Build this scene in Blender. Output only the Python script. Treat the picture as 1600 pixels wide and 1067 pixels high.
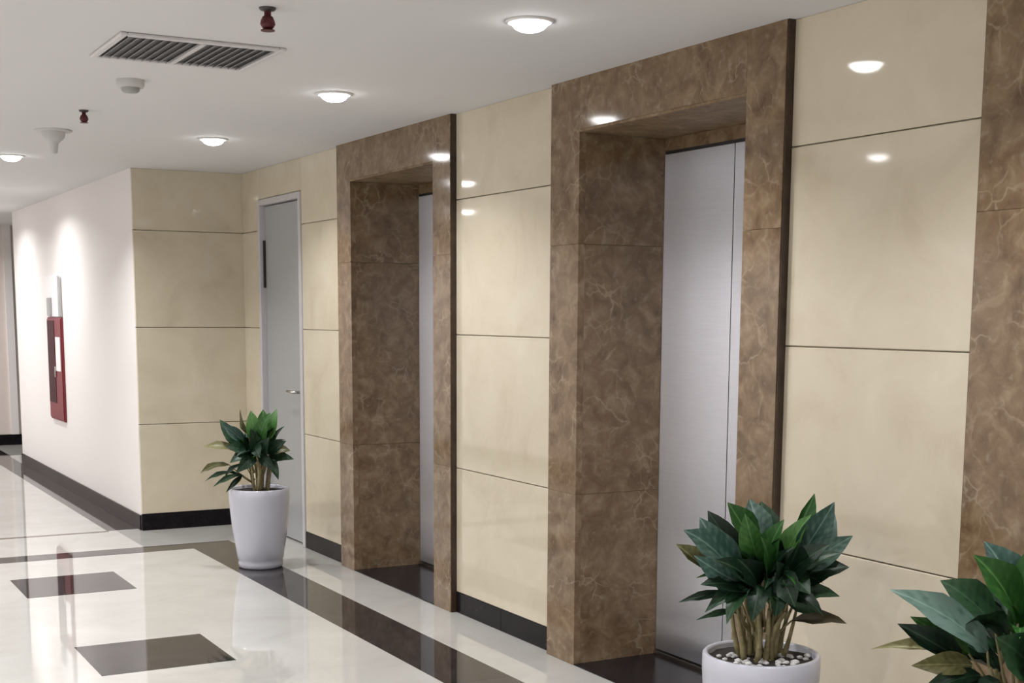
import bpy, bmesh, math, random
from mathutils import Vector, Matrix

for o in list(bpy.data.objects):
    bpy.data.objects.remove(o, do_unlink=True)
scene = bpy.context.scene
COL = scene.collection
random.seed(7)

# ------------------------------------------------------------------ camera, world, exposure
H = 2.65                                        # ceiling height
cam_d = bpy.data.cameras.new('camera')
cam_d.sensor_width = 36.0
cam_d.lens = 2134.16 / 1600 * 36.0
cam_d.shift_y = (792.3 - 533.5) / 1600
cam_d.clip_start = 0.02
cam = bpy.data.objects.new('camera', cam_d)
COL.objects.link(cam)
cr, cu, cf = (Vector((0.87568297, -0.48286145, 0.0049146)), Vector((0.06327169, 0.12482293, 0.99015955)),
              Vector((0.47872333, 0.8667549, -0.13985677)))
cam.matrix_world = Matrix(((cr.x, cu.x, -cf.x, 0), (cr.y, cu.y, -cf.y, 0), (cr.z, cu.z, -cf.z, 1.618), (0, 0, 0, 1)))
scene.camera = cam

world = bpy.data.worlds.new('world')
scene.world = world
world.use_nodes = True
world.node_tree.nodes['Background'].inputs[0].default_value = (0.9, 0.92, 1.0, 1)
world.node_tree.nodes['Background'].inputs[1].default_value = 0.02
scene.view_settings.view_transform = 'Standard'
scene.view_settings.look = 'None'
scene.view_settings.exposure = 0.0
scene.view_settings.gamma = 1.0
scene.view_settings.use_curve_mapping = False
LOBBY_W = 13.8                                  # power of one lobby downlight
LEFT_FILL_W = 35.0                                   # power per unseen left downlight, boosted as fill for the steel doors
CORRIDOR_W = 22.0                               # power of one corridor downlight
BEAM = math.radians(128)
LIGHT_COL = (0.985, 0.98, 1.0)

# ------------------------------------------------------------------ materials
def new_mat(name):
    m = bpy.data.materials.new(name)
    m.use_nodes = True
    nt = m.node_tree
    return m, nt, nt.nodes['Principled BSDF']

def setp(b, **kw):
    for k, v in kw.items():
        b.inputs[k.replace('_', ' ')].default_value = v

def c4(c):
    return (c[0], c[1], c[2], 1)

def plain(name, col, rough=0.5, metal=0.0, spec=0.5, jitter=0.0):
    m, nt, b = new_mat(name)
    setp(b, Base_Color=c4(col), Roughness=rough, Metallic=metal)
    b.inputs['Specular IOR Level'].default_value = spec
    n = nt.nodes.new('ShaderNodeTexNoise')
    n.inputs['Scale'].default_value = 30
    n.inputs['Detail'].default_value = 4
    tc = nt.nodes.new('ShaderNodeTexCoord')
    nt.links.new(tc.outputs['Object'], n.inputs['Vector'])
    mr = nt.nodes.new('ShaderNodeMapRange')
    mr.inputs['To Min'].default_value = max(0, rough - 0.04)
    mr.inputs['To Max'].default_value = min(1, rough + 0.04)
    nt.links.new(n.outputs['Fac'], mr.inputs['Value'])
    nt.links.new(mr.outputs['Result'], b.inputs['Roughness'])
    return m

def ramp(nt, stops):
    r = nt.nodes.new('ShaderNodeValToRGB')
    els = r.color_ramp.elements
    while len(els) > 1:
        els.remove(els[-1])
    els[0].position, els[0].color = stops[0][0], c4(stops[0][1])
    for p, c in stops[1:]:
        e = els.new(p)
        e.color = c4(c)
    return r

def stone(name, stops, scale, rough, spec=0.5, vein=None, vein_scale=4.0, vein_w=0.03, fleck=None, per_piece=0.0):
    """polished stone: cloudy noise through a ramp, optional vein network and flecks"""
    m, nt, b = new_mat(name)
    L = nt.links
    geo = nt.nodes.new('ShaderNodeNewGeometry')
    vec = geo.outputs['Position']
    if per_piece:
        oi = nt.nodes.new('ShaderNodeObjectInfo')
        sc_ = nt.nodes.new('ShaderNodeVectorMath'); sc_.operation = 'SCALE'
        cmb = nt.nodes.new('ShaderNodeCombineXYZ')
        for i in range(3):
            L.new(oi.outputs['Random'], cmb.inputs[i])
        L.new(cmb.outputs[0], sc_.inputs[0]); sc_.inputs['Scale'].default_value = per_piece
        ad = nt.nodes.new('ShaderNodeVectorMath'); ad.operation = 'ADD'
        L.new(vec, ad.inputs[0]); L.new(sc_.outputs[0], ad.inputs[1])
        vec = ad.outputs[0]
    n = nt.nodes.new('ShaderNodeTexNoise')
    n.inputs['Scale'].default_value = scale
    n.inputs['Detail'].default_value = 8
    n.inputs['Roughness'].default_value = 0.62
    n.inputs['Distortion'].default_value = 0.6
    L.new(vec, n.inputs['Vector'])
    r = ramp(nt, stops)
    L.new(n.outputs['Fac'], r.inputs['Fac'])
    col = r.outputs['Color']
    if vein:
        warp = nt.nodes.new('ShaderNodeTexNoise')
        warp.inputs['Scale'].default_value = 3.0
        warp.inputs['Detail'].default_value = 5
        L.new(vec, warp.inputs['Vector'])
        mx = nt.nodes.new('ShaderNodeMix'); mx.data_type = 'RGBA'; mx.blend_type = 'LINEAR_LIGHT'
        mx.inputs['Factor'].default_value = 0.22
        L.new(vec, mx.inputs['A']); L.new(warp.outputs['Color'], mx.inputs['B'])
        vo = nt.nodes.new('ShaderNodeTexVoronoi'); vo.feature = 'DISTANCE_TO_EDGE'
        vo.inputs['Scale'].default_value = vein_scale
        L.new(mx.outputs['Result'], vo.inputs['Vector'])
        vr = ramp(nt, [(0.0, (1, 1, 1)), (vein_w, (0, 0, 0))])
        L.new(vo.outputs['Distance'], vr.inputs['Fac'])
        brk = nt.nodes.new('ShaderNodeTexNoise')
        brk.inputs['Scale'].default_value = 5.0
        brk.inputs['Detail'].default_value = 3
        L.new(vec, brk.inputs['Vector'])
        br = ramp(nt, [(0.46, (0, 0, 0)), (0.66, (0.75, 0.75, 0.75))])
        L.new(brk.outputs['Fac'], br.inputs['Fac'])
        mu = nt.nodes.new('ShaderNodeMath'); mu.operation = 'MULTIPLY'
        L.new(vr.outputs['Color'], mu.inputs[0]); L.new(br.outputs['Color'], mu.inputs[1])
        m2 = nt.nodes.new('ShaderNodeMix'); m2.data_type = 'RGBA'
        L.new(mu.outputs[0], m2.inputs['Factor']); L.new(col, m2.inputs['A'])
        m2.inputs['B'].default_value = c4(vein)
        col = m2.outputs['Result']
    if fleck:
        fn = nt.nodes.new('ShaderNodeTexNoise')
        fn.inputs['Scale'].default_value = 38
        fn.inputs['Detail'].default_value = 4
        L.new(vec, fn.inputs['Vector'])
        fr = ramp(nt, [(0.58, (0, 0, 0)), (0.75, (0.6, 0.6, 0.6))])
        L.new(fn.outputs['Fac'], fr.inputs['Fac'])
        m3 = nt.nodes.new('ShaderNodeMix'); m3.data_type = 'RGBA'
        L.new(fr.outputs['Color'], m3.inputs['Factor']); L.new(col, m3.inputs['A'])
        m3.inputs['B'].default_value = c4(fleck)
        col = m3.outputs['Result']
    L.new(col, b.inputs['Base Color'])
    b.inputs['Roughness'].default_value = rough
    b.inputs['Specular IOR Level'].default_value = spec
    return m

M = {}
M['cream'] = stone('cream_marble', [(0.25, (0.53, 0.46, 0.335)), (0.45, (0.615, 0.545, 0.415)), (0.62, (0.65, 0.585, 0.455)), (0.8, (0.70, 0.64, 0.52))],
                   2.6, 0.05, 0.5, per_piece=7.0)
BROWN = [(0.28, (0.098, 0.058, 0.031)), (0.45, (0.172, 0.112, 0.062)), (0.58, (0.225, 0.155, 0.090)), (0.75, (0.305, 0.226, 0.140))]
M['brown'] = stone('brown_marble', BROWN, 11.0, 0.09, 0.45, vein=(0.36, 0.28, 0.19), vein_scale=8.0, vein_w=0.05, fleck=(0.30, 0.235, 0.16), per_piece=3.0)
M['honed'] = stone('honed_brown_marble', BROWN, 11.0, 0.55, 0.15, vein=(0.36, 0.28, 0.19), vein_scale=8.0, vein_w=0.05, fleck=(0.30, 0.235, 0.16), per_piece=3.0)
M['edge'] = stone('shade_brown_edge', [(0.3, (0.03, 0.02, 0.014)), (0.7, (0.07, 0.045, 0.03))], 8.0, 0.2, 0.4)  # darker brown that stands for shade on the frames' side faces
M['black'] = stone('black_granite', [(0.3, (0.005, 0.004, 0.006)), (0.6, (0.011, 0.009, 0.011)), (0.8, (0.025, 0.021, 0.023))], 16.0, 0.18, 0.12, fleck=(0.03, 0.026, 0.028))
M['floor'] = stone('cream_floor_stone', [(0.25, (0.40, 0.388, 0.36)), (0.5, (0.445, 0.435, 0.405)), (0.75, (0.495, 0.485, 0.455))], 2.0, 0.025, 0.55)
M['inlay'] = stone('dark_floor_granite', [(0.3, (0.014, 0.012, 0.012)), (0.55, (0.028, 0.024, 0.024)), (0.8, (0.055, 0.047, 0.046))], 11.0, 0.04, 0.33, fleck=(0.06, 0.05, 0.05))
M['thresh'] = stone('brown_threshold_stone', [(0.3, (0.06, 0.04, 0.03)), (0.7, (0.15, 0.11, 0.08))], 9.0, 0.05)
M['joint'] = plain('beige_joint_grout', (0.55, 0.48, 0.36), 0.7)
M['white_wall'] = plain('white_wall_paint', (0.80, 0.76, 0.735), 0.6, spec=0.3)
M['end_wall'] = plain('blush_wall_paint', (0.72, 0.63, 0.575), 0.6, spec=0.3)
M['ceiling'] = plain('white_ceiling_paint', (0.70, 0.69, 0.685), 0.85, spec=0.2)
M['door'] = plain('grey_white_door_paint', (0.37, 0.38, 0.385), 0.25)
M['door_frame'] = plain('pale_door_frame_paint', (0.54, 0.52, 0.53), 0.3)
M['chrome'] = plain('brushed_chrome', (0.55, 0.54, 0.52), 0.25, 1.0)
M['gap'] = plain('dark_gap', (0.02, 0.02, 0.022), 0.7)
M['pot'] = plain('white_glazed_ceramic', (0.52, 0.525, 0.59), 0.2, spec=0.5)
M['soil'] = plain('dark_soil', (0.022, 0.017, 0.013), 0.95)
M['pebble'] = plain('white_pebble', (0.62, 0.61, 0.60), 0.6)
M['red'] = plain('red_cabinet_paint', (0.19, 0.03, 0.04), 0.4, spec=0.2)
M['dkred'] = plain('dark_red_paint', (0.055, 0.016, 0.02), 0.5, spec=0.1)
M['paper'] = plain('white_notice', (0.82, 0.80, 0.80), 0.5)
M['grey'] = plain('grey_plastic', (0.34, 0.34, 0.33), 0.5)
M['pale'] = plain('off_white_plastic', (0.55, 0.54, 0.53), 0.5)
M['vent'] = plain('vent_grey_metal', (0.25, 0.245, 0.25), 0.55)
M['duct'] = plain('dim_grey_duct', (0.15, 0.143, 0.143), 0.7)
M['vent_frame'] = plain('vent_white_frame', (0.62, 0.60, 0.60), 0.45)
M['trim'] = plain('downlight_white_trim', (0.8, 0.79, 0.78), 0.35)
M['sprinkler'] = plain('sprinkler_red_metal', (0.085, 0.010, 0.013), 0.4, 0.2)
M['sprinkler_plate'] = plain('sprinkler_dark_plate', (0.06, 0.05, 0.055), 0.4, 0.4)

def glass_mat():
    m, nt, b = new_mat('cabinet_glass')
    setp(b, Base_Color=(0.9, 0.92, 0.92, 1), Roughness=0.02)
    b.inputs['Transmission Weight'].default_value = 1.0
    b.inputs['IOR'].default_value = 1.45
    return m
M['glass'] = glass_mat()

def steel_mat():
    m, nt, b = new_mat('brushed_steel')
    L = nt.links
    tc = nt.nodes.new('ShaderNodeNewGeometry')
    mp = nt.nodes.new('ShaderNodeMapping')
    mp.inputs['Scale'].default_value = (2.0, 2.0, 220.0)
    L.new(tc.outputs['Position'], mp.inputs['Vector'])
    n = nt.nodes.new('ShaderNodeTexNoise')
    n.inputs['Scale'].default_value = 3.0
    n.inputs['Detail'].default_value = 3
    L.new(mp.outputs['Vector'], n.inputs['Vector'])
    r = ramp(nt, [(0.3, (0.80, 0.825, 0.90)), (0.7, (0.87, 0.895, 0.97))])
    L.new(n.outputs['Fac'], r.inputs['Fac'])
    L.new(r.outputs['Color'], b.inputs['Base Color'])
    setp(b, Metallic=1.0, Roughness=0.37)
    b.inputs['Anisotropic'].default_value = 1.0      # vertical brushing spreads reflections sideways
    tg = nt.nodes.new('ShaderNodeCombineXYZ')
    tg.inputs[1].default_value = 1.0
    L.new(tg.outputs[0], b.inputs['Tangent'])
    return m
M['steel'] = steel_mat()

def emit_mat(name, strength):
    m, nt, b = new_mat(name)
    setp(b, Base_Color=(0.9, 0.9, 0.9, 1))
    b.inputs['Emission Color'].default_value = c4(LIGHT_COL)
    b.inputs['Emission Strength'].default_value = strength
    return m
M['lens'] = emit_mat('glowing_lens', 22.0)

def leaf_mat(name, dark, mid, light):
    m, nt, b = new_mat(name)
    L = nt.links
    tc = nt.nodes.new('ShaderNodeTexCoord')
    sx = nt.nodes.new('ShaderNodeSeparateXYZ')
    L.new(tc.outputs['Object'], sx.inputs[0])
    ab = nt.nodes.new('ShaderNodeMath'); ab.operation = 'ABSOLUTE'
    L.new(sx.outputs['X'], ab.inputs[0])
    # feather pattern: slanted bands along the side veins
    sl = nt.nodes.new('ShaderNodeMath'); sl.operation = 'MULTIPLY_ADD'
    L.new(ab.outputs[0], sl.inputs[0]); sl.inputs[1].default_value = -0.55
    L.new(sx.outputs['Y'], sl.inputs[2])
    sn = nt.nodes.new('ShaderNodeMath'); sn.operation = 'MULTIPLY'
    L.new(sl.outputs[0], sn.inputs[0]); sn.inputs[1].default_value = 44.0
    si = nt.nodes.new('ShaderNodeMath'); si.operation = 'SINE'
    L.new(sn.outputs[0], si.inputs[0])
    n = nt.nodes.new('ShaderNodeTexNoise')
    n.inputs['Scale'].default_value = 5.0
    n.inputs['Detail'].default_value = 4
    L.new(tc.outputs['Object'], n.inputs['Vector'])
    oi = nt.nodes.new('ShaderNodeObjectInfo')
    a1 = nt.nodes.new('ShaderNodeMath'); a1.operation = 'MULTIPLY_ADD'
    L.new(si.outputs[0], a1.inputs[0]); a1.inputs[1].default_value = 0.07
    L.new(n.outputs['Fac'], a1.inputs[2])
    a2 = nt.nodes.new('ShaderNodeMath'); a2.operation = 'MULTIPLY_ADD'
    L.new(oi.outputs['Random'], a2.inputs[0]); a2.inputs[1].default_value = 0.5
    L.new(a1.outputs[0], a2.inputs[2])
    r = ramp(nt, [(0.35, dark), (0.7, mid), (1.05 if False else 1.0, light)])
    L.new(a2.outputs[0], r.inputs['Fac'])
    mr = ramp(nt, [(0.0, (1, 1, 1)), (0.035, (0, 0, 0))])
    L.new(ab.outputs[0], mr.inputs['Fac'])
    mx = nt.nodes.new('ShaderNodeMix'); mx.data_type = 'RGBA'
    ms = nt.nodes.new('ShaderNodeMath'); ms.operation = 'MULTIPLY'; ms.inputs[1].default_value = 0.6
    L.new(mr.outputs['Color'], ms.inputs[0])
    L.new(ms.outputs[0], mx.inputs['Factor'])
    L.new(r.outputs['Color'], mx.inputs['A'])
    mx.inputs['B'].default_value = c4([min(1, x * 1.8 + 0.02) for x in light])
    L.new(mx.outputs['Result'], b.inputs['Base Color'])
    setp(b, Roughness=0.42)
    b.inputs['Specular IOR Level'].default_value = 0.3
    return m
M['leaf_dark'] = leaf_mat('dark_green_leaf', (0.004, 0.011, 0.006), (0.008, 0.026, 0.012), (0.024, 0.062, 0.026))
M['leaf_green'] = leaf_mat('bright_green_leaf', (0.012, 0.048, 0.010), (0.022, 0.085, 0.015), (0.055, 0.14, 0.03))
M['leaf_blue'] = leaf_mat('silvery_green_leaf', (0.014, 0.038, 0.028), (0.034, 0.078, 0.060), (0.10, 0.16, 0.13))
M['leaf_olive'] = leaf_mat('olive_leaf', (0.05, 0.05, 0.018), (0.10, 0.10, 0.035), (0.17, 0.16, 0.07))
M['leaf_dry'] = leaf_mat('dry_brown_leaf', (0.016, 0.013, 0.008), (0.032, 0.026, 0.014), (0.06, 0.05, 0.028))  # dry drooping leaf, brown in its own colour
M['stem'] = stone('pale_cane_stem', [(0.3, (0.13, 0.11, 0.05)), (0.5, (0.26, 0.22, 0.11)), (0.75, (0.40, 0.35, 0.20))], 30.0, 0.5, 0.3)

# ------------------------------------------------------------------ geometry helpers
def link(name, me, mat=None, parent=None, smooth=False):
    if mat is not None and not me.materials:
        me.materials.append(mat)
    if smooth:
        for p in me.polygons:
            p.use_smooth = True
    o = bpy.data.objects.new(name, me)
    COL.objects.link(o)
    if parent is not None:
        o.parent = parent
    return o

def obj(name, bm, mat, parent=None, smooth=False):
    me = bpy.data.meshes.new(name)
    bmesh.ops.recalc_face_normals(bm, faces=bm.faces)
    bm.to_mesh(me)
    bm.free()
    return link(name, me, mat, parent, smooth)

def bx(bm, x0, x1, y0, y1, z0, z1, bev=0.0):
    g = bmesh.ops.create_cube(bm, size=1.0)
    vs = g['verts']
    for v in vs:
        v.co = Vector(((x0 + x1) / 2 + v.co.x * abs(x1 - x0), (y0 + y1) / 2 + v.co.y * abs(y1 - y0), (z0 + z1) / 2 + v.co.z * abs(z1 - z0)))
    if bev:
        es = list({e for v in vs for e in v.link_edges})
        bmesh.ops.bevel(bm, geom=es, offset=bev, segments=1, affect='EDGES', profile=0.5)
    return bm

def box(name, mat, parent, x0, x1, y0, y1, z0, z1, bev=0.0):
    return obj(name, bx(bmesh.new(), x0, x1, y0, y1, z0, z1, bev), mat, parent)

def lathe(bm, prof, seg=40, cx=0, cy=0, close=False):
    """prof: list of (radius, z)"""
    rings = []
    for r, z in prof:
        if r < 1e-6:
            rings.append([bm.verts.new((cx, cy, z))])
        else:
            rings.append([bm.verts.new((cx + r * math.cos(2 * math.pi * i / seg), cy + r * math.sin(2 * math.pi * i / seg), z)) for i in range(seg)])
    for a, b in zip(rings, rings[1:]):
        for i in range(seg):
            j = (i + 1) % seg
            if len(a) == 1 and len(b) == 1:
                continue
            if len(a) == 1:
                bm.faces.new((a[0], b[i], b[j]))
            elif len(b) == 1:
                bm.faces.new((a[i], a[j], b[0]))
            else:
                bm.faces.new((a[i], a[j], b[j], b[i]))
    return bm

def tube(bm, pts, rads, seg=8):
    pts = [Vector(p) for p in pts]
    rings = []
    for i, p in enumerate(pts):
        t = (pts[min(i + 1, len(pts) - 1)] - pts[max(i - 1, 0)]).normalized()
        a = t.cross(Vector((0.31, 0.9, 0.12)))
        a.normalize()
        b = t.cross(a)
        rings.append([bm.verts.new(p + (a * math.cos(2 * math.pi * k / seg) + b * math.sin(2 * math.pi * k / seg)) * rads[i]) for k in range(seg)])
    for a, b in zip(rings, rings[1:]):
        for k in range(seg):
            j = (k + 1) % seg
            bm.faces.new((a[k], a[j], b[j], b[k]))
    bm.faces.new(rings[0][::-1])
    bm.faces.new(rings[-1])
    return bm

def struct(o):
    o['kind'] = 'structure'
    return o

def empty(name, loc=(0, 0, 0)):
    o = bpy.data.objects.new(name, None)
    o.empty_display_size = 0.1
    COL.objects.link(o)
    o.location = loc
    return o

def thing(name, label, cat, loc=(0, 0, 0), group=None):
    o = empty(name, loc)
    o['label'] = label
    o['category'] = cat
    if group:
        o['group'] = group
    return o

# ------------------------------------------------------------------ room shell
XR = 3.285            # face of the elevator wall
XF = 3.25             # face of the brown marble frames
XC = 2.462            # face of the white corridor wall
YF = 10.171           # face of the far cream wall
XL = -0.65            # opposite wall
YB = -3.0             # wall behind the viewer
YE = 17.6             # end of the corridor
YC = 15.35            # where the white wall ends
XD = 3.711            # face of the elevator doors
T = 0.022             # stone slab thickness
Z1, Z2, Z3 = 0.794, 1.508, 2.212
ZB = 0.115            # baseboard height
ZO = 2.415            # elevator opening height

floor = struct(box('floor', M['floor'], None, XL - 0.1, 5.2, YB - 0.1, YE + 0.1, -0.1, 0.0))
ceiling = struct(box('ceiling', M['ceiling'], None, XL - 0.1, 5.2, YB - 0.1, YE + 0.1, H, H + 0.1))
struct(box('wall_left', M['white_wall'], None, XL - 0.1, XL, YB - 0.1, YE + 0.1, 0, H))
struct(box('wall_back', M['white_wall'], None, XL, 5.2, YB - 0.1, YB, 0, H))
wall_corridor = struct(box('wall_corridor', M['white_wall'], None, XC, XC + 0.2, YF + T, YC, 0, H))
wall_end = struct(box('wall_end', M['end_wall'], None, XL, 5.2, YE, YE + 0.1, 0, H))
# a slim pilaster strip on the corridor's end wall
box('pilaster', M['white_wall'], wall_end, 2.70, 2.79, YE - 0.03, YE, 0.13, H)

# elevator frames: (outer far, opening far, opening near, outer near)
ELEV = [(8.17, 7.95, 6.785, 6.574), (5.533, 5.285, 4.12, 3.903), (3.0, 2.75, 1.60, 1.37)]
core = bmesh.new()
edges_y = [YF + 0.2] + [v for e in ELEV for v in (e[1], e[2])] + [YB]
DY0, DY1, DZ = 8.945, 9.755, 2.40       # the service door in the first bay
bx(core, XR + T, XD + 0.05, DY1, YF + 0.2, 0, H)
bx(core, XR + T, XD + 0.05, DY0, DY1, DZ, H)
bx(core, XR + 0.25, XD + 0.05, DY0, DY1, 0, DZ)
bx(core, XR + T, XD + 0.05, ELEV[0][1] + 0.021, DY0, 0, H)
for i, e in enumerate(ELEV):
    bx(core, XR + T, XD + 0.05, e[1] + 0.021, e[2] - 0.021, ZO + T, H)
    nxt = ELEV[i + 1][1] + 0.021 if i + 1 < len(ELEV) else YB
    bx(core, XR + T, XD + 0.05, nxt, e[2] - 0.021, 0, H)
    bx(core, XD + 0.05, XD + 0.12, e[2] - 0.1, e[1] + 0.1, 0, H)
wall_right = struct(obj('wall_right', core, M['joint']))
far_core = struct(box('wall_far', M['joint'], None, XC + 0.002, XR + T, YF + T, YF + 0.2, 0, H))

G = 0.002            # half joint
def slab_x(y0, y1, z0, z1, parent=wall_right, name='marble_panel'):
    return box(name, M['cream'], parent, XR, XR + T, y0, y1, z0, z1, 0.0028)
rows = [(ZB, Z1), (Z1, Z2), (Z2, Z3), (Z3, H)]
def column_x(y0, y1, rws=rows):
    for a, b in rws:
        slab_x(y0 + 0.001, y1 - 0.001, a + (G if a > ZB else 0), b - (G if b < H else 0))
column_x(DY1 + 0.04, YF)
column_x(ELEV[0][0], DY0 - 0.04)
slab_x(DY0 - 0.04, DY1 + 0.04, DZ + 0.035, H)
column_x(ELEV[1][0], ELEV[0][3])
column_x(ELEV[2][0], ELEV[1][3])
column_x(0.35, ELEV[2][3])
column_x(-0.7, 0.35)
column_x(-1.75, -0.7)
column_x(YB, -1.75)
for a, b in rows:      # far cream wall
    box('marble_panel', M['cream'], far_core, XC, XR + 0.008, YF, YF + T, a + (G if a > ZB else 0), b - (G if b < H else 0), 0.0028)

# baseboards
def base_x(y0, y1, parent, n=1):
    for k in range(n):
        a, b = y0 + (y1 - y0) * k / n, y0 + (y1 - y0) * (k + 1) / n
        box('stone_strip', M['black'], parent, XR - 0.004, XR + T, a + 0.001, b - 0.001, 0, ZB, 0.002)
bb = struct(empty('baseboard_right'))
base_x(DY1 + 0.04, YF, bb)
base_x(ELEV[0][0], DY0 - 0.04, bb)
base_x(ELEV[1][0], ELEV[0][3], bb, 2)
base_x(ELEV[2][0], ELEV[1][3], bb, 2)
base_x(YB, ELEV[2][3], bb, 5)
struct(box('baseboard_far', M['black'], None, XC, XR - 0.004, YF - 0.004, YF + T, 0, ZB + 0.012, 0.002))
bc = struct(empty('baseboard_corridor'))
for k in range(5):
    a, b = YF + T + (YC - YF - T) * k / 5, YF + T + (YC - YF - T) * (k + 1) / 5
    box('stone_strip', M['black'], bc, XC - 0.012, XC, a + 0.0005, b - 0.0005, 0, ZB, 0.002)
struct(box('baseboard_end', M['black'], None, XL, 5.2, YE - 0.012, YE, 0, 0.13, 0.002))
struct(box('baseboard_left', M['black'], None, XL, XL + 0.012, YB, YE - 0.012, 0, ZB, 0.002))

# floor inlays (stone set flush, a hair proud so their edges read)
E = 0.0012
def inlay(name, x0, x1, y0, y1, mat='inlay'):
    return box(name, M[mat], floor, x0, x1, y0, y1, -0.004, E)
for k in range(12):
    y1 = 9.45 - 1.05 * k
    y0 = max(y1 - 1.05, YB)
    if k == 0:
        y0 = 8.4
    inlay('border_strip', 2.582, 2.897, y0 + 0.0006, y1 - 0.0006)
for k in range(12):
    y1 = 9.235 - 1.05 * k
    inlay('border_strip', 0.27, 0.585, max(y1 - 1.05, YB) + 0.0006, y1 - 0.0006)
for k in range(4):
    x1 = 2.582 - 0.96 * k
    inlay('cross_band', max(x1 - 0.96, XL + 0.012) + 0.0006, x1 - 0.0006, 9.235, 9.45)
for cy in (8.32, 6.41, 4.50, 2.59, 0.68, -1.23):
    inlay('dark_square', 1.275, 1.895, cy - 0.3, cy + 0.3)
inlay('threshold_strip', XL + 0.012, 2.23, 10.235, 10.285, 'thresh')
for k in range(6):
    a = 10.285 + (YE - 0.2 - 10.285) * k / 6
    b = 10.285 + (YE - 0.2 - 10.285) * (k + 1) / 6
    inlay('corridor_strip', 2.225, XC - 0.012 if b < YC + 1 else 2.47, a + 0.0006, b - 0.0006)
inlay('corridor_end_strip', XL + 0.012, 2.47, YE - 0.2, YE - 0.013)

# ------------------------------------------------------------------ elevators
E_LABEL = ['elevator with brown marble surround at the far end beside the grey door',
           'elevator with a steel door in a brown marble surround, behind the nearer whole plant',
           'elevator whose brown marble jamb is cut by the right edge of the photo']
for i, (of, opf, opn, on) in enumerate(ELEV):
    t = thing('elevator', E_LABEL[i], 'elevator', (XF, (opf + opn) / 2, 0), 'elevators along the right wall')
    ox, oy = XF, (opf + opn) / 2
    def eb(name, mat, x0, x1, y0, y1, z0, z1, bev=0.0):
        return box(name, M[mat], t, x0 - ox, x1 - ox, y0 - oy, y1 - oy, z0, z1, bev)
    cuts = [0.0, 0.80, 1.93, ZO]
    for (ya, yb) in ((opf, of), (on, opn)):
        for a, b in ((0.0, 0.80), (0.80, 1.93), (1.93, H)):
            eb('jamb_slab', 'brown', XF, XR, ya, yb, a + 0.0004, b - 0.0004, 0.001)
    eb('lintel_slab', 'brown', XF, XR, opn + 0.0004, opf - 0.0004, ZO + 0.012, H, 0.001)
    eb('edge_shade', 'edge', XF + 0.004, XR, on - 0.006, on, 0.0, H)  # side face shade, put in as a dark strip
    eb('edge_shade', 'edge', XF + 0.004, XR, of, of + 0.004, 0.0, H)
    for a, b in zip(cuts, cuts[1:]):
        eb('reveal_slab', 'brown', XR, XD, opf, opf + 0.02, a + 0.0006, b - 0.0006, 0.001)
        eb('reveal_slab', 'brown', XR, XD, opn - 0.02, opn, a + 0.0006, b - 0.0006, 0.001)
    eb('soffit_slab', 'honed', XF + 0.0005, XD, opn, opf, ZO, ZO + 0.0115, 0.0005)
    eb('sill_slab', 'black', XF + 0.002, XD, opn, opf, 0.0, 0.006, 0.001)
    seam = opn + (opf - opn) * 0.56
    for ya, yb, xo in ((opn, seam - 0.003, 0.0), (seam + 0.003, opf, 0.0)):
        d = eb('door_panel', 'steel', XD + xo, XD + 0.03, ya, yb, 0.03, ZO - 0.07, 0.002)
    eb('door_head', 'honed', XD - 0.001, XD + 0.03, opn, opf, ZO - 0.056, ZO, 0.001)
    eb('door_gap', 'gap', XD + 0.002, XD + 0.03, opn, opf, ZO - 0.069, ZO - 0.0565)
    eb('door_track', 'chrome', XD - 0.012, XD + 0.03, opn, opf, 0.006, 0.022, 0.001)

# ------------------------------------------------------------------ service door
d = struct(empty('door_1', (XR, (DY0 + DY1) / 2, 0)))
dx, dy = XR, (DY0 + DY1) / 2
def db(name, mat, x0, x1, y0, y1, z0, z1, bev=0.0, parent=None):
    return box(name, M[mat], parent or d, x0 - dx, x1 - dx, y0 - dy, y1 - dy, z0, z1, bev)
db('door_jamb', 'door_frame', XR - 0.012, XR + 0.12, DY0 - 0.038, DY0 + 0.004, 0, DZ + 0.03, 0.004)
db('door_jamb', 'door_frame', XR - 0.012, XR + 0.12, DY1 - 0.004, DY1 + 0.038, 0, DZ + 0.03, 0.004)
db('door_head', 'door_frame', XR - 0.012, XR + 0.12, DY0 + 0.004, DY1 - 0.004, DZ - 0.012, DZ + 0.03, 0.004)
leaf_d = db('door_leaf', 'door', XR + 0.03, XR + 0.075, DY0 + 0.008, DY1 - 0.008, 0.008, DZ - 0.018, 0.003)
for z in (0.35, 1.97):
    db('hinge', 'gap', XR + 0.012, XR + 0.03, DY1 - 0.02, DY1 - 0.006, z - 0.17, z + 0.17, 0.002)
hb = bmesh.new()
bx(hb, XR + 0.018 - dx, XR + 0.031 - dx, DY0 + 0.035 - dy, DY0 + 0.085 - dy, 0.99, 1.13, 0.004)
o = obj('handle_plate', hb, M['chrome'], d)
hb = bmesh.new()
y = DY0 + 0.06 - dy
tube(hb, [(0.02, y, 1.075), (-0.035, y, 1.075), (-0.045, y + 0.012, 1.075), (-0.045, y + 0.05, 1.077), (-0.04, y + 0.13, 1.078)], [0.011, 0.011, 0.011, 0.010, 0.009], 10)
obj('door_handle', hb, M['chrome'], d, True)

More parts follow.
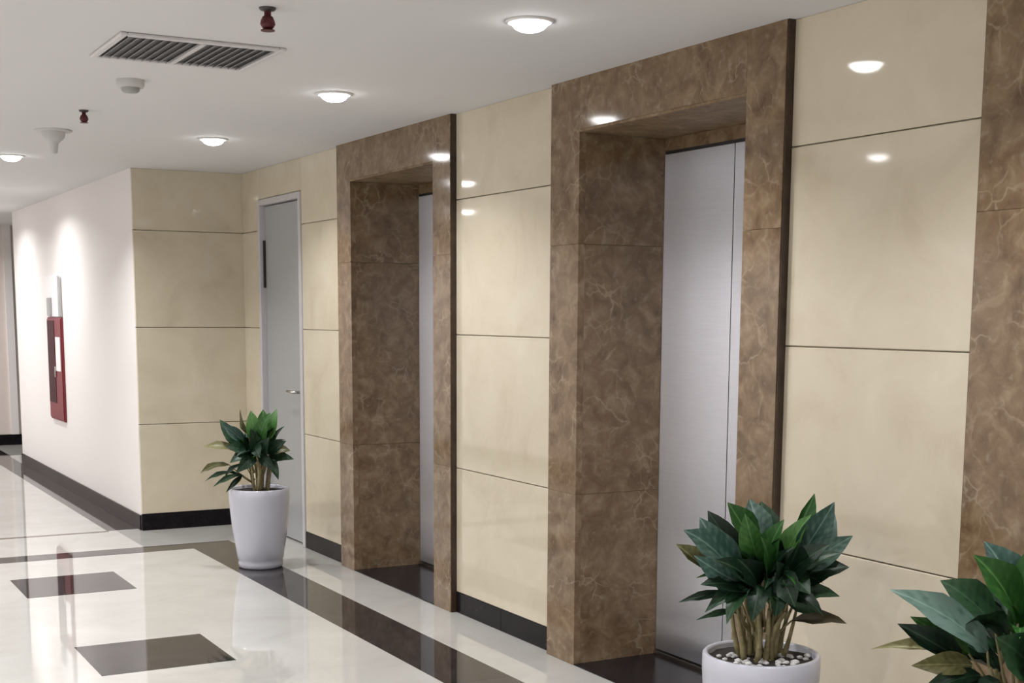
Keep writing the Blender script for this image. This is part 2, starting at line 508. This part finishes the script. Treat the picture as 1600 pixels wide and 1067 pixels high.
# ------------------------------------------------------------------ fire hose cabinet on the white wall
FY0, FY1, FZ0, FZ1 = 12.86, 13.52, 0.62, 1.95
f = thing('fire_hose_cabinet', 'red fire hose cabinet with a white top panel on the white corridor wall', 'fire cabinet', (XC, (FY0 + FY1) / 2, FZ0))
fx, fy = XC, (FY0 + FY1) / 2
def fb(name, mat, x0, x1, y0, y1, z0, z1, bev=0.0, parent=None):
    return box(name, M[mat], parent or f, x0 - fx, x1 - fx, y0 - fy, y1 - fy, z0 - FZ0, z1 - FZ0, bev)
fb('cabinet_case', 'red', XC - 0.018, XC - 0.0005, FY0, FY1, FZ0, FZ1 - 0.38, 0.003)
fb('cabinet_door', 'red', XC - 0.026, XC - 0.0185, FY0 + 0.012, FY1 - 0.012, FZ0 + 0.015, FZ1 - 0.395, 0.002)
fb('viewing_window', 'dkred', XC - 0.030, XC - 0.0255, FY0 + 0.30, FY1 - 0.03, FZ0 + 0.16, FZ1 - 0.41, 0.001)
fb('white_notice', 'paper', XC - 0.029, XC - 0.0255, FY0 + 0.05, FY0 + 0.26, FZ0 + 0.46, FZ1 - 0.56, 0.0)
fb('cabinet_handle', 'chrome', XC - 0.04, XC - 0.0255, FY0 + 0.27, FY0 + 0.29, FZ0 + 0.40, FZ0 + 0.50, 0.003)
fb('top_panel', 'paper', XC - 0.02, XC - 0.0005, FY0 + 0.02, FY1, FZ1 - 0.375, FZ1, 0.002)
fb('top_panel_frame', 'grey', XC - 0.026, XC - 0.0205, FY0 + 0.0, FY0 + 0.08, FZ1 - 0.375, FZ1 - 0.01, 0.002)
fb('alarm_box', 'grey', XC - 0.045, XC - 0.0205, FY1 - 0.26, FY1 - 0.14, FZ1 - 0.37, FZ1 - 0.2, 0.004)

# ------------------------------------------------------------------ ceiling fittings
def downlight(x, y, power, label, group=None, spread=BEAM):
    t = thing('downlight', label, 'ceiling light', (x, y, H), group)
    bm = bmesh.new()
    lathe(bm, [(0.066, 0.0), (0.066, -0.004), (0.072, -0.009), (0.084, -0.007), (0.090, 0.0), (0.066, 0.0)], 40)
    obj('trim_ring', bm, M['trim'], t, True)
    bm = bmesh.new()
    lathe(bm, [(0.0655, -0.002), (0.063, -0.014), (0.053, -0.026), (0.036, -0.034), (0.018, -0.038), (0.0, -0.039)], 40)
    obj('lamp_lens', bm, M['lens'], t, True)
    ld = bpy.data.lights.new('downlight_lamp', 'AREA')
    ld.shape = 'DISK'
    ld.size = 0.12
    ld.energy = power
    ld.color = LIGHT_COL
    ld.spread = spread
    lo = bpy.data.objects.new('lamp', ld)
    COL.objects.link(lo)
    lo.parent = t
    lo.location = (0, 0, -0.042)
    return t
RX, LX = 2.49, 0.12  # left row is unseen, shifted toward the opposite wall to brighten it
downlight(RX, 4.395, LOBBY_W, 'large glowing round downlight at the top of the photo, nearest of the ceiling row', 'round ceiling downlights')
downlight(RX, 6.274, LOBBY_W, 'glowing round downlight second along the ceiling row, in front of the far elevator', 'round ceiling downlights')
downlight(RX, 8.24, LOBBY_W, 'small glowing round downlight farthest along the row, above the cream corner and potted plant', 'round ceiling downlights')
downlight(1.584, 9.81, CORRIDOR_W, 'small glowing round downlight at the left edge of the photo, over the corridor mouth', 'round ceiling downlights')
for x, y, p in ((RX, 2.4, LOBBY_W), (RX, 0.4, LOBBY_W), (RX, -1.6, LOBBY_W), (LX, 8.75, LEFT_FILL_W), (LX, 6.8, LEFT_FILL_W), (LX, 4.85, LEFT_FILL_W), (LX, 2.9, LEFT_FILL_W), (LX, 0.95, LEFT_FILL_W), (LX, -1.0, LEFT_FILL_W)):
    downlight(x, y, p, 'round downlight in the lobby ceiling beyond the edge of the photo', 'lobby downlights out of the photo')
for x, y in ((1.74, 12.5), (1.74, 14.6), (1.74, 16.6), (0.2, 12.5), (0.2, 14.8), (0.2, 16.8)):
    downlight(x, y, CORRIDOR_W, 'round downlight in the corridor ceiling left of the photo edge', 'corridor downlights out of the photo', math.radians(156))

# air vent
VX0, VX1, VY0, VY1 = 1.292, 1.882, 5.335, 5.81
v = thing('air_vent', 'rectangular grey louvred air vent in the ceiling near the upper left corner', 'air vent', ((VX0 + VX1) / 2, (VY0 + VY1) / 2, H))
vx, vy = (VX0 + VX1) / 2, (VY0 + VY1) / 2
def vb(name, mat, x0, x1, y0, y1, z0, z1, bev=0.0):
    return box(name, M[mat], v, x0 - vx, x1 - vx, y0 - vy, y1 - vy, z0, z1, bev)
FW = 0.028
vb('vent_frame', 'vent_frame', VX0 - FW, VX0, VY0 - FW, VY1 + FW, -0.014, 0, 0.004)
vb('vent_frame', 'vent_frame', VX1, VX1 + FW, VY0 - FW, VY1 + FW, -0.014, 0, 0.004)
vb('vent_frame', 'vent_frame', VX0, VX1, VY0 - FW, VY0, -0.014, 0, 0.004)
vb('vent_frame', 'vent_frame', VX0, VX1, VY1, VY1 + FW, -0.014, 0, 0.004)
vb('duct_backing', 'duct', VX0, VX1, VY0, VY1, -0.002, 0)
ns = 18
for k in range(ns):
    x = VX0 + (k + 0.5) / ns * (VX1 - VX0)
    if k in (ns // 2 - 1,):
        vb('centre_bar', 'vent_frame', x + 0.008, x + 0.026, VY0, VY1, -0.016, -0.002, 0.002)
    bm = bmesh.new()
    bx(bm, -0.0012, 0.0012, VY0 - vy, VY1 - vy, -0.009, 0.009)
    bmesh.ops.rotate(bm, verts=bm.verts, cent=(0, 0, 0), matrix=Matrix.Rotation(math.radians(52), 3, 'Y'))
    bmesh.ops.translate(bm, verts=bm.verts, vec=(x - vx, 0, -0.0095))
    obj('slat', bm, M['vent'], v)

# small boxed detector
t = thing('motion_sensor', 'small off-white boxy sensor on the ceiling just beyond the air vent', 'sensor', (1.555, 6.38, H))
bm = bmesh.new()
lathe(bm, [(0.062, 0), (0.062, -0.022), (0.056, -0.034), (0.0, -0.034)], 36)
obj('sensor_body', bm, M['pale'], t, True)
bm = bmesh.new()
lathe(bm, [(0.042, -0.0335), (0.040, -0.047), (0.030, -0.055), (0.0, -0.057)], 30)
obj('sensor_lens', bm, M['grey'], t, True)

# conical detector further back
t = thing('cone_detector', 'off-white funnel-shaped ceiling fitting on a wide thin plate, left of the downlights', 'detector', (1.581, 8.321, H))
bm = bmesh.new()
lathe(bm, [(0.105, 0), (0.105, -0.006), (0.100, -0.010), (0.0, -0.010)], 40)
obj('mounting_plate', bm, M['pale'], t, True)
bm = bmesh.new()
lathe(bm, [(0.066, -0.0102), (0.062, -0.04), (0.044, -0.06), (0.026, -0.075), (0.020, -0.125), (0.014, -0.133), (0.0, -0.134)], 32)
obj('cone_body', bm, M['pale'], t, True)

def sprinkler(x, y, label, s=1.0):
    t = thing('fire_sprinkler', label, 'sprinkler', (x, y, H), 'ceiling sprinklers')
    bm = bmesh.new()
    lathe(bm, [(0.029 * s, 0), (0.029 * s, -0.004), (0.024 * s, -0.009), (0.012 * s, -0.012), (0.0, -0.012)], 28)
    obj('escutcheon', bm, M['sprinkler_plate'], t, True)
    bm = bmesh.new()
    lathe(bm, [(0.012 * s, -0.012), (0.012 * s, -0.026 * s), (0.018 * s, -0.03 * s), (0.024 * s, -0.044 * s), (0.026 * s, -0.055 * s), (0.018 * s, -0.068 * s), (0.008 * s, -0.074 * s), (0, -0.075 * s)], 24)
    obj('sprinkler_head', bm, M['sprinkler'], t, True)
    bm = bmesh.new()
    lathe(bm, [(0.0, -0.073 * s), (0.024 * s, -0.0735 * s), (0.024 * s, -0.0765 * s), (0.0, -0.078 * s)], 20)
    obj('deflector', bm, M['sprinkler'], t, False)
sprinkler(1.61, 4.66, 'larger dark red fire sprinkler on the ceiling at the top edge of the photo', 1.0)
sprinkler(1.569, 7.434, 'small dark red fire sprinkler on the ceiling beyond the air vent', 0.85)

# ------------------------------------------------------------------ potted plants
NS, NA = 6, 4
def leaf_mesh(name, arch, tipdroop, fold, wave, twist):
    """unit leaf: y 0..1 from base to tip, x -0.5..0.5 at the widest place"""
    bm = bmesh.new()
    prof = [0.10, 0.66, 0.98, 1.0, 0.84, 0.50, 0.02]
    grid = []
    for i in range(NS + 1):
        t = i / NS
        w = prof[i]
        zc = arch * 4 * t * (1 - t) * 0.5 - tipdroop * t ** 3
        row = []
        for j in range(NA + 1):
            s = (j / NA - 0.5)
            x = s * w
            z = zc + fold * abs(s) * w + wave * math.sin(t * 9 + s * 3) * abs(s) * w
            z += twist * s * w * t
            row.append(bm.verts.new((x, t, z)))
        grid.append(row)
    for i in range(NS):
        for j in range(NA):
            bm.faces.new((grid[i][j], grid[i][j + 1], grid[i + 1][j + 1], grid[i + 1][j]))
    me = bpy.data.meshes.new(name)
    bm.to_mesh(me)
    bm.free()
    for p in me.polygons:
        p.use_smooth = True
    return me
SHAPES = [(0.20, 0.16, 0.34, 0.16, 0.3), (0.28, 0.26, 0.24, 0.22, -0.4), (0.12, 0.06, 0.44, 0.14, 0.4), (0.36, 0.42, 0.30, 0.22, -0.15)]
LEAVES = {}
def leaf_me(kind, shp):
    if (kind, shp) not in LEAVES:
        me = leaf_mesh('leaf', *SHAPES[shp])
        me.materials.append(M['leaf_' + kind])
        LEAVES[(kind, shp)] = me
    return LEAVES[(kind, shp)]

RH = Vector((0.8757, -0.4829, 0)).normalized()     # along the viewer's right
TO = Vector((-0.4829, -0.8757, 0)).normalized()    # towards the viewer
UP = Vector((0, 0, 1))

def add_leaf(parent, base, tip, width, kind, shp, nrm):
    y = tip - base
    ln = y.length
    y.normalize()
    z = nrm - y * nrm.dot(y)
    if z.length < 1e-3:
        z = Vector((0.3, -0.5, 0.8)) - y * Vector((0.3, -0.5, 0.8)).dot(y)
    z.normalize()
    x = y.cross(z)
    o = bpy.data.objects.new('leaf', leaf_me(kind, shp))
    COL.objects.link(o)
    o.parent = parent
    m = Matrix(((x.x * width, y.x * ln, z.x * ln, base.x), (x.y * width, y.y * ln, z.y * ln, base.y), (x.z * width, y.z * ln, z.z * ln, base.z), (0, 0, 0, 1)))
    # uniform thickness scale follows the leaf length, width scales separately
    m = Matrix.Translation(base) @ Matrix(((x.x, y.x, z.x, 0), (x.y, y.y, z.y, 0), (x.z, y.z, z.z, 0), (0, 0, 0, 1))) @ Matrix.Diagonal((width, ln, ln * 0.6, 1))
    o.matrix_local = m
    return o

POT_H = 0.51
def pot_parts(t, with_pebbles=True, seed=1):
    bm = bmesh.new()
    lathe(bm, [(0.0, 0.0), (0.132, 0.0), (0.140, 0.006), (0.143, 0.03), (0.139, 0.048), (0.146, 0.058), (0.160, 0.15), (0.178, 0.27), (0.190, 0.39),
               (0.194, 0.46), (0.193, 0.505), (0.189, POT_H), (0.178, POT_H), (0.174, 0.502), (0.172, 0.462), (0.0, 0.462)], 56)
    obj('pot', bm, M['pot'], t, True)
    bm = bmesh.new()
    prof = [(0.0, 0.499), (0.06, 0.498), (0.12, 0.494), (0.1725, 0.490)]
    lathe(bm, prof, 36)
    for vtx in bm.verts:
        vtx.co.z += random.uniform(-0.004, 0.004)
    obj('soil', bm, M['soil'], t, True)
    if with_pebbles:
        rnd = random.Random(seed)
        bm = bmesh.new()
        for k in range(90):
            a = rnd.uniform(0, 2 * math.pi)
            r = rnd.uniform(0.05, 0.16)
            p = Vector((math.cos(a), math.sin(a), 0)) * r
            # most of the pebbles lie on the viewer's side of the stems
            if p.dot(TO) < -0.02 and rnd.random() < 0.85:
                continue
            g = bmesh.ops.create_icosphere(bm, subdivisions=1, radius=rnd.uniform(0.007, 0.014))
            sc_ = Vector((rnd.uniform(0.8, 1.3), rnd.uniform(0.8, 1.3), rnd.uniform(0.5, 0.8)))
            for vtx in g['verts']:
                vtx.co = Vector((vtx.co.x * sc_.x, vtx.co.y * sc_.y, vtx.co.z * sc_.z)) + p + Vector((0, 0, 0.499))
        o = obj('pebbles', bm, M['pebble'], t, True)
        o['kind'] = 'stuff'

def stem(t, a, b, r0, r1, bend=0.0, mat='stem'):
    a, b = Vector(a), Vector(b)
    mid = (a + b) / 2 + Vector((random.uniform(-1, 1), random.uniform(-1, 1), 0)) * bend
    bm = bmesh.new()
    tube(bm, [a, a.lerp(mid, 0.5) + (mid - (a + b) / 2) * 0.25, mid, mid.lerp(b, 0.5) + (mid - (a + b) / 2) * 0.25, b], [r0, r0 * 1.02, (r0 + r1) / 2, (r0 + 2 * r1) / 3, r1], 7)
    obj('stem', bm, M[mat], t, True)

def plant(label, loc, px, crown, fill, leaves, seed, stems, fill_len, spread, pebbles=True):
    """leaves: (tip dx, tip dy, base dx, base dy, width, kind, shape, tip depth, base depth) in units of 1/px metres from the rim centre"""
    rnd = random.Random(seed)
    t = thing('potted_plant', label, 'potted plant', loc, 'potted plants in white pots')
    pot_parts(t, pebbles, seed)
    cz = Vector((0, 0, POT_H))
    for k in range(stems):
        a = 2 * math.pi * k / stems + rnd.uniform(-0.3, 0.3)
        r = rnd.uniform(0.02, 0.075) * spread
        b = Vector((math.cos(a) * r, math.sin(a) * r, 0.47))
        h = rnd.uniform(0.13, 0.24) * crown
        e = Vector((math.cos(a) * r * 1.7, math.sin(a) * r * 1.7, POT_H + h))
        stem(t, b, e, rnd.uniform(0.0065, 0.0105), rnd.uniform(0.004, 0.007), 0.02)
    for k in range(fill):
        a = rnd.uniform(0, 2 * math.pi)
        el = math.radians(rnd.uniform(8, 75))
        dr_ = Vector((math.cos(a) * math.cos(el), math.sin(a) * math.cos(el), math.sin(el)))
        b = cz + Vector((math.cos(a) * 0.05 * spread, math.sin(a) * 0.05 * spread, rnd.uniform(0.15, 0.26) * crown))
        ln = fill_len * rnd.uniform(0.75, 1.1)
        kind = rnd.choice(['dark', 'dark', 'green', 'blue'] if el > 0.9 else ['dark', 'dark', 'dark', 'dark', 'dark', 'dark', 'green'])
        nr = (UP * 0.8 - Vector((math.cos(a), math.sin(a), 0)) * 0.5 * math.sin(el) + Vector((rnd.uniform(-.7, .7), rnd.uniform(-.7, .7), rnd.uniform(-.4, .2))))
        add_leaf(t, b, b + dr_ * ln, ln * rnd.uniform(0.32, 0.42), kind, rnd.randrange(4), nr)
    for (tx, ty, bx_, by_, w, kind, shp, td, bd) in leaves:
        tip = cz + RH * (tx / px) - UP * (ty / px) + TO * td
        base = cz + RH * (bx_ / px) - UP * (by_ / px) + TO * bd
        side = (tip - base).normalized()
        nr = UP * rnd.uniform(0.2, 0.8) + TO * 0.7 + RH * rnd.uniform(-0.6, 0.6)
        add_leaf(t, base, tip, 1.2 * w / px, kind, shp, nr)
        # petiole back to the cane bundle
        root = cz + Vector((base.x * 0.35, base.y * 0.35, 0)) + UP * max(0.02, (base.z - POT_H) * 0.35)
        stem(t, root, base, 0.0045, 0.003, 0.01)
    return t

def rel(cx, cy, rows_):
    return [(a - cx, b - cy, c - cx, d_ - cy, w, k, s, td, bd) for (a, b, c, d_, w, k, s, td, bd) in rows_]

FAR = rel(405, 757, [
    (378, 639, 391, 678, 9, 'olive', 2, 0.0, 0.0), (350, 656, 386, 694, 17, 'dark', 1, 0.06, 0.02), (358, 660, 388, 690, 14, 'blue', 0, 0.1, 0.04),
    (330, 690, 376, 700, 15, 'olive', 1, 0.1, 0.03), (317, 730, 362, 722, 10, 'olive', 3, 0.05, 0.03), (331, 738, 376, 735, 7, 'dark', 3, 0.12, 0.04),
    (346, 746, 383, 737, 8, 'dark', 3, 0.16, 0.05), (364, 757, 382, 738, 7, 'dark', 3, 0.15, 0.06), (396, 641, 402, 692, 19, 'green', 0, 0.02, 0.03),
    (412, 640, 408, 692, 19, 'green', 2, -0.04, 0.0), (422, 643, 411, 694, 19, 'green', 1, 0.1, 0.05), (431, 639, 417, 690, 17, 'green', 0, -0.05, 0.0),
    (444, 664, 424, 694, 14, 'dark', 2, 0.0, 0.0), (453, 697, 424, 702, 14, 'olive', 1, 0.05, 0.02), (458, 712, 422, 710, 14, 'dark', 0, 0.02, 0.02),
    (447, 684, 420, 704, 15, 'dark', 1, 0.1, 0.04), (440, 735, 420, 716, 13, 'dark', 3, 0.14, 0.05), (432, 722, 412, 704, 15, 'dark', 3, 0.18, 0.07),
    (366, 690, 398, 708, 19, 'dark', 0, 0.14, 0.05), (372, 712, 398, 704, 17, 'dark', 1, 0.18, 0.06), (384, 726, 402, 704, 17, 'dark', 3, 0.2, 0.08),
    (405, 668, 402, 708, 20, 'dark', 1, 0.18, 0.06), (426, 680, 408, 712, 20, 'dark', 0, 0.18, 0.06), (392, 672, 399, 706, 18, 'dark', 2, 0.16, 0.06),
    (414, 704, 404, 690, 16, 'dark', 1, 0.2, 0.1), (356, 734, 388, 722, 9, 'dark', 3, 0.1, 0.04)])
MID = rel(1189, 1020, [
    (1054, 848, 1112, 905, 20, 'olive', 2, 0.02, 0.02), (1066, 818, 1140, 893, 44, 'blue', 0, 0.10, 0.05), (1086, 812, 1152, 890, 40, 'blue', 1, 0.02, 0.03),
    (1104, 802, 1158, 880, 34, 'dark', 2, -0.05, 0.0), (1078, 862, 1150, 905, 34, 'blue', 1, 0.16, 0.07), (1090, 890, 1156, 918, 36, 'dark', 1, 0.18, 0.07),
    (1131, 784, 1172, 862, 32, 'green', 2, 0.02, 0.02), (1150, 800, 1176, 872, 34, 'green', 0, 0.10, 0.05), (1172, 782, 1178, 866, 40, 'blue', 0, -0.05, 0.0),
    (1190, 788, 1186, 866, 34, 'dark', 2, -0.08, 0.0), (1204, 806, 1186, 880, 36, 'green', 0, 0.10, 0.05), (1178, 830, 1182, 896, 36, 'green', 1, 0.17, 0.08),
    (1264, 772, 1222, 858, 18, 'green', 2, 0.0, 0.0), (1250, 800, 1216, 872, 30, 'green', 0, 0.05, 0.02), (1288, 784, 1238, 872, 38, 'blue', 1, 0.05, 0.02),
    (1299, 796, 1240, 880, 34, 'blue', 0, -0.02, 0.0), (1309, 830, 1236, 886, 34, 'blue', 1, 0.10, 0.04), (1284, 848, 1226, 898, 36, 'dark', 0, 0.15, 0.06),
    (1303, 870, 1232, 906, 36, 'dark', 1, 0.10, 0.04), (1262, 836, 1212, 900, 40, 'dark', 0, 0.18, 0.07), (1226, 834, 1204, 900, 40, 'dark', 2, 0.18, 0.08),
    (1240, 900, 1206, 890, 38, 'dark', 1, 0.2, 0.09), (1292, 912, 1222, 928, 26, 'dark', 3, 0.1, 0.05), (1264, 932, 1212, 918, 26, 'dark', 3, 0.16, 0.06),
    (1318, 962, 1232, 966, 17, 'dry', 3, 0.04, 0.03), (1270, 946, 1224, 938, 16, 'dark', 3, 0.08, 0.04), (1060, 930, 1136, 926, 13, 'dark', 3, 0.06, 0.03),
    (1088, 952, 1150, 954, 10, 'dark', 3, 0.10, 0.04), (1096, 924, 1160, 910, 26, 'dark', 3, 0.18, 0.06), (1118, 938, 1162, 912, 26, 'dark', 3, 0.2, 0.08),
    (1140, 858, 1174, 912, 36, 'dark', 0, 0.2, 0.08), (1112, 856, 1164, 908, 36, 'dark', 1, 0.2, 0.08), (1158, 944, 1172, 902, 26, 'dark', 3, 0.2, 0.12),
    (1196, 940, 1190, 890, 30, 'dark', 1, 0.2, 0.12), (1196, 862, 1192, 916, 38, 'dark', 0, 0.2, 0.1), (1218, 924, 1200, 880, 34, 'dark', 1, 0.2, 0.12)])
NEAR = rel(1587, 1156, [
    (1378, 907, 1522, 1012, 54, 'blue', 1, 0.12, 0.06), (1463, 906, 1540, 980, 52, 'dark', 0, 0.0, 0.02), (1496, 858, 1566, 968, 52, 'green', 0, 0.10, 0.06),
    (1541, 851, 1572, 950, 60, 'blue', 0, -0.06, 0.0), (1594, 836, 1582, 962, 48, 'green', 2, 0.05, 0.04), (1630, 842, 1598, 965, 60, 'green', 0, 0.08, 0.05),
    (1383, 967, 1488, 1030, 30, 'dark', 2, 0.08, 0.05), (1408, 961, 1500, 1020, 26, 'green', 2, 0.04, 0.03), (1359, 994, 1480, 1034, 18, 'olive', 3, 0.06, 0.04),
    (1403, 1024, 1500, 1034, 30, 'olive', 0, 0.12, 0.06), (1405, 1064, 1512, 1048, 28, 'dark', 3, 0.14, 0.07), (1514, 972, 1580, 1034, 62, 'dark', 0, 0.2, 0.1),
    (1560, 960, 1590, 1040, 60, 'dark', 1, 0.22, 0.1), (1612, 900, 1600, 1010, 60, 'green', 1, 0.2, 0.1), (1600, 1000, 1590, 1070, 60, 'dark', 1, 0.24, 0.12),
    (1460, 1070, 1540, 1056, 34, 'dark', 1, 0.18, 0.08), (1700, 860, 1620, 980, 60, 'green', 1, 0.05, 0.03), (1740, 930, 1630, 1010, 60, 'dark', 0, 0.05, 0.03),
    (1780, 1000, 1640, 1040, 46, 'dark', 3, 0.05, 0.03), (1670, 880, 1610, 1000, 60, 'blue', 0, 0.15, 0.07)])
plant('smallest potted plant in a white pot on the dark floor strip by the grey door', (2.775, 8.37, E + 0.0008), 235.0, 1.0, 34, FAR, 11, 10, 0.16, 0.9, False)
plant('leafy potted plant in a white pot standing before the middle elevator and cream panel', (2.86, 3.465, E + 0.0008), 467.0, 1.0, 46, MID, 23, 24, 0.155, 1.0)
plant('largest, nearest potted plant, cut by the lower right corner of the photo', (2.88, 2.43, E + 0.0008), 586.0, 1.1, 30, NEAR, 35, 16, 0.19, 1.0)
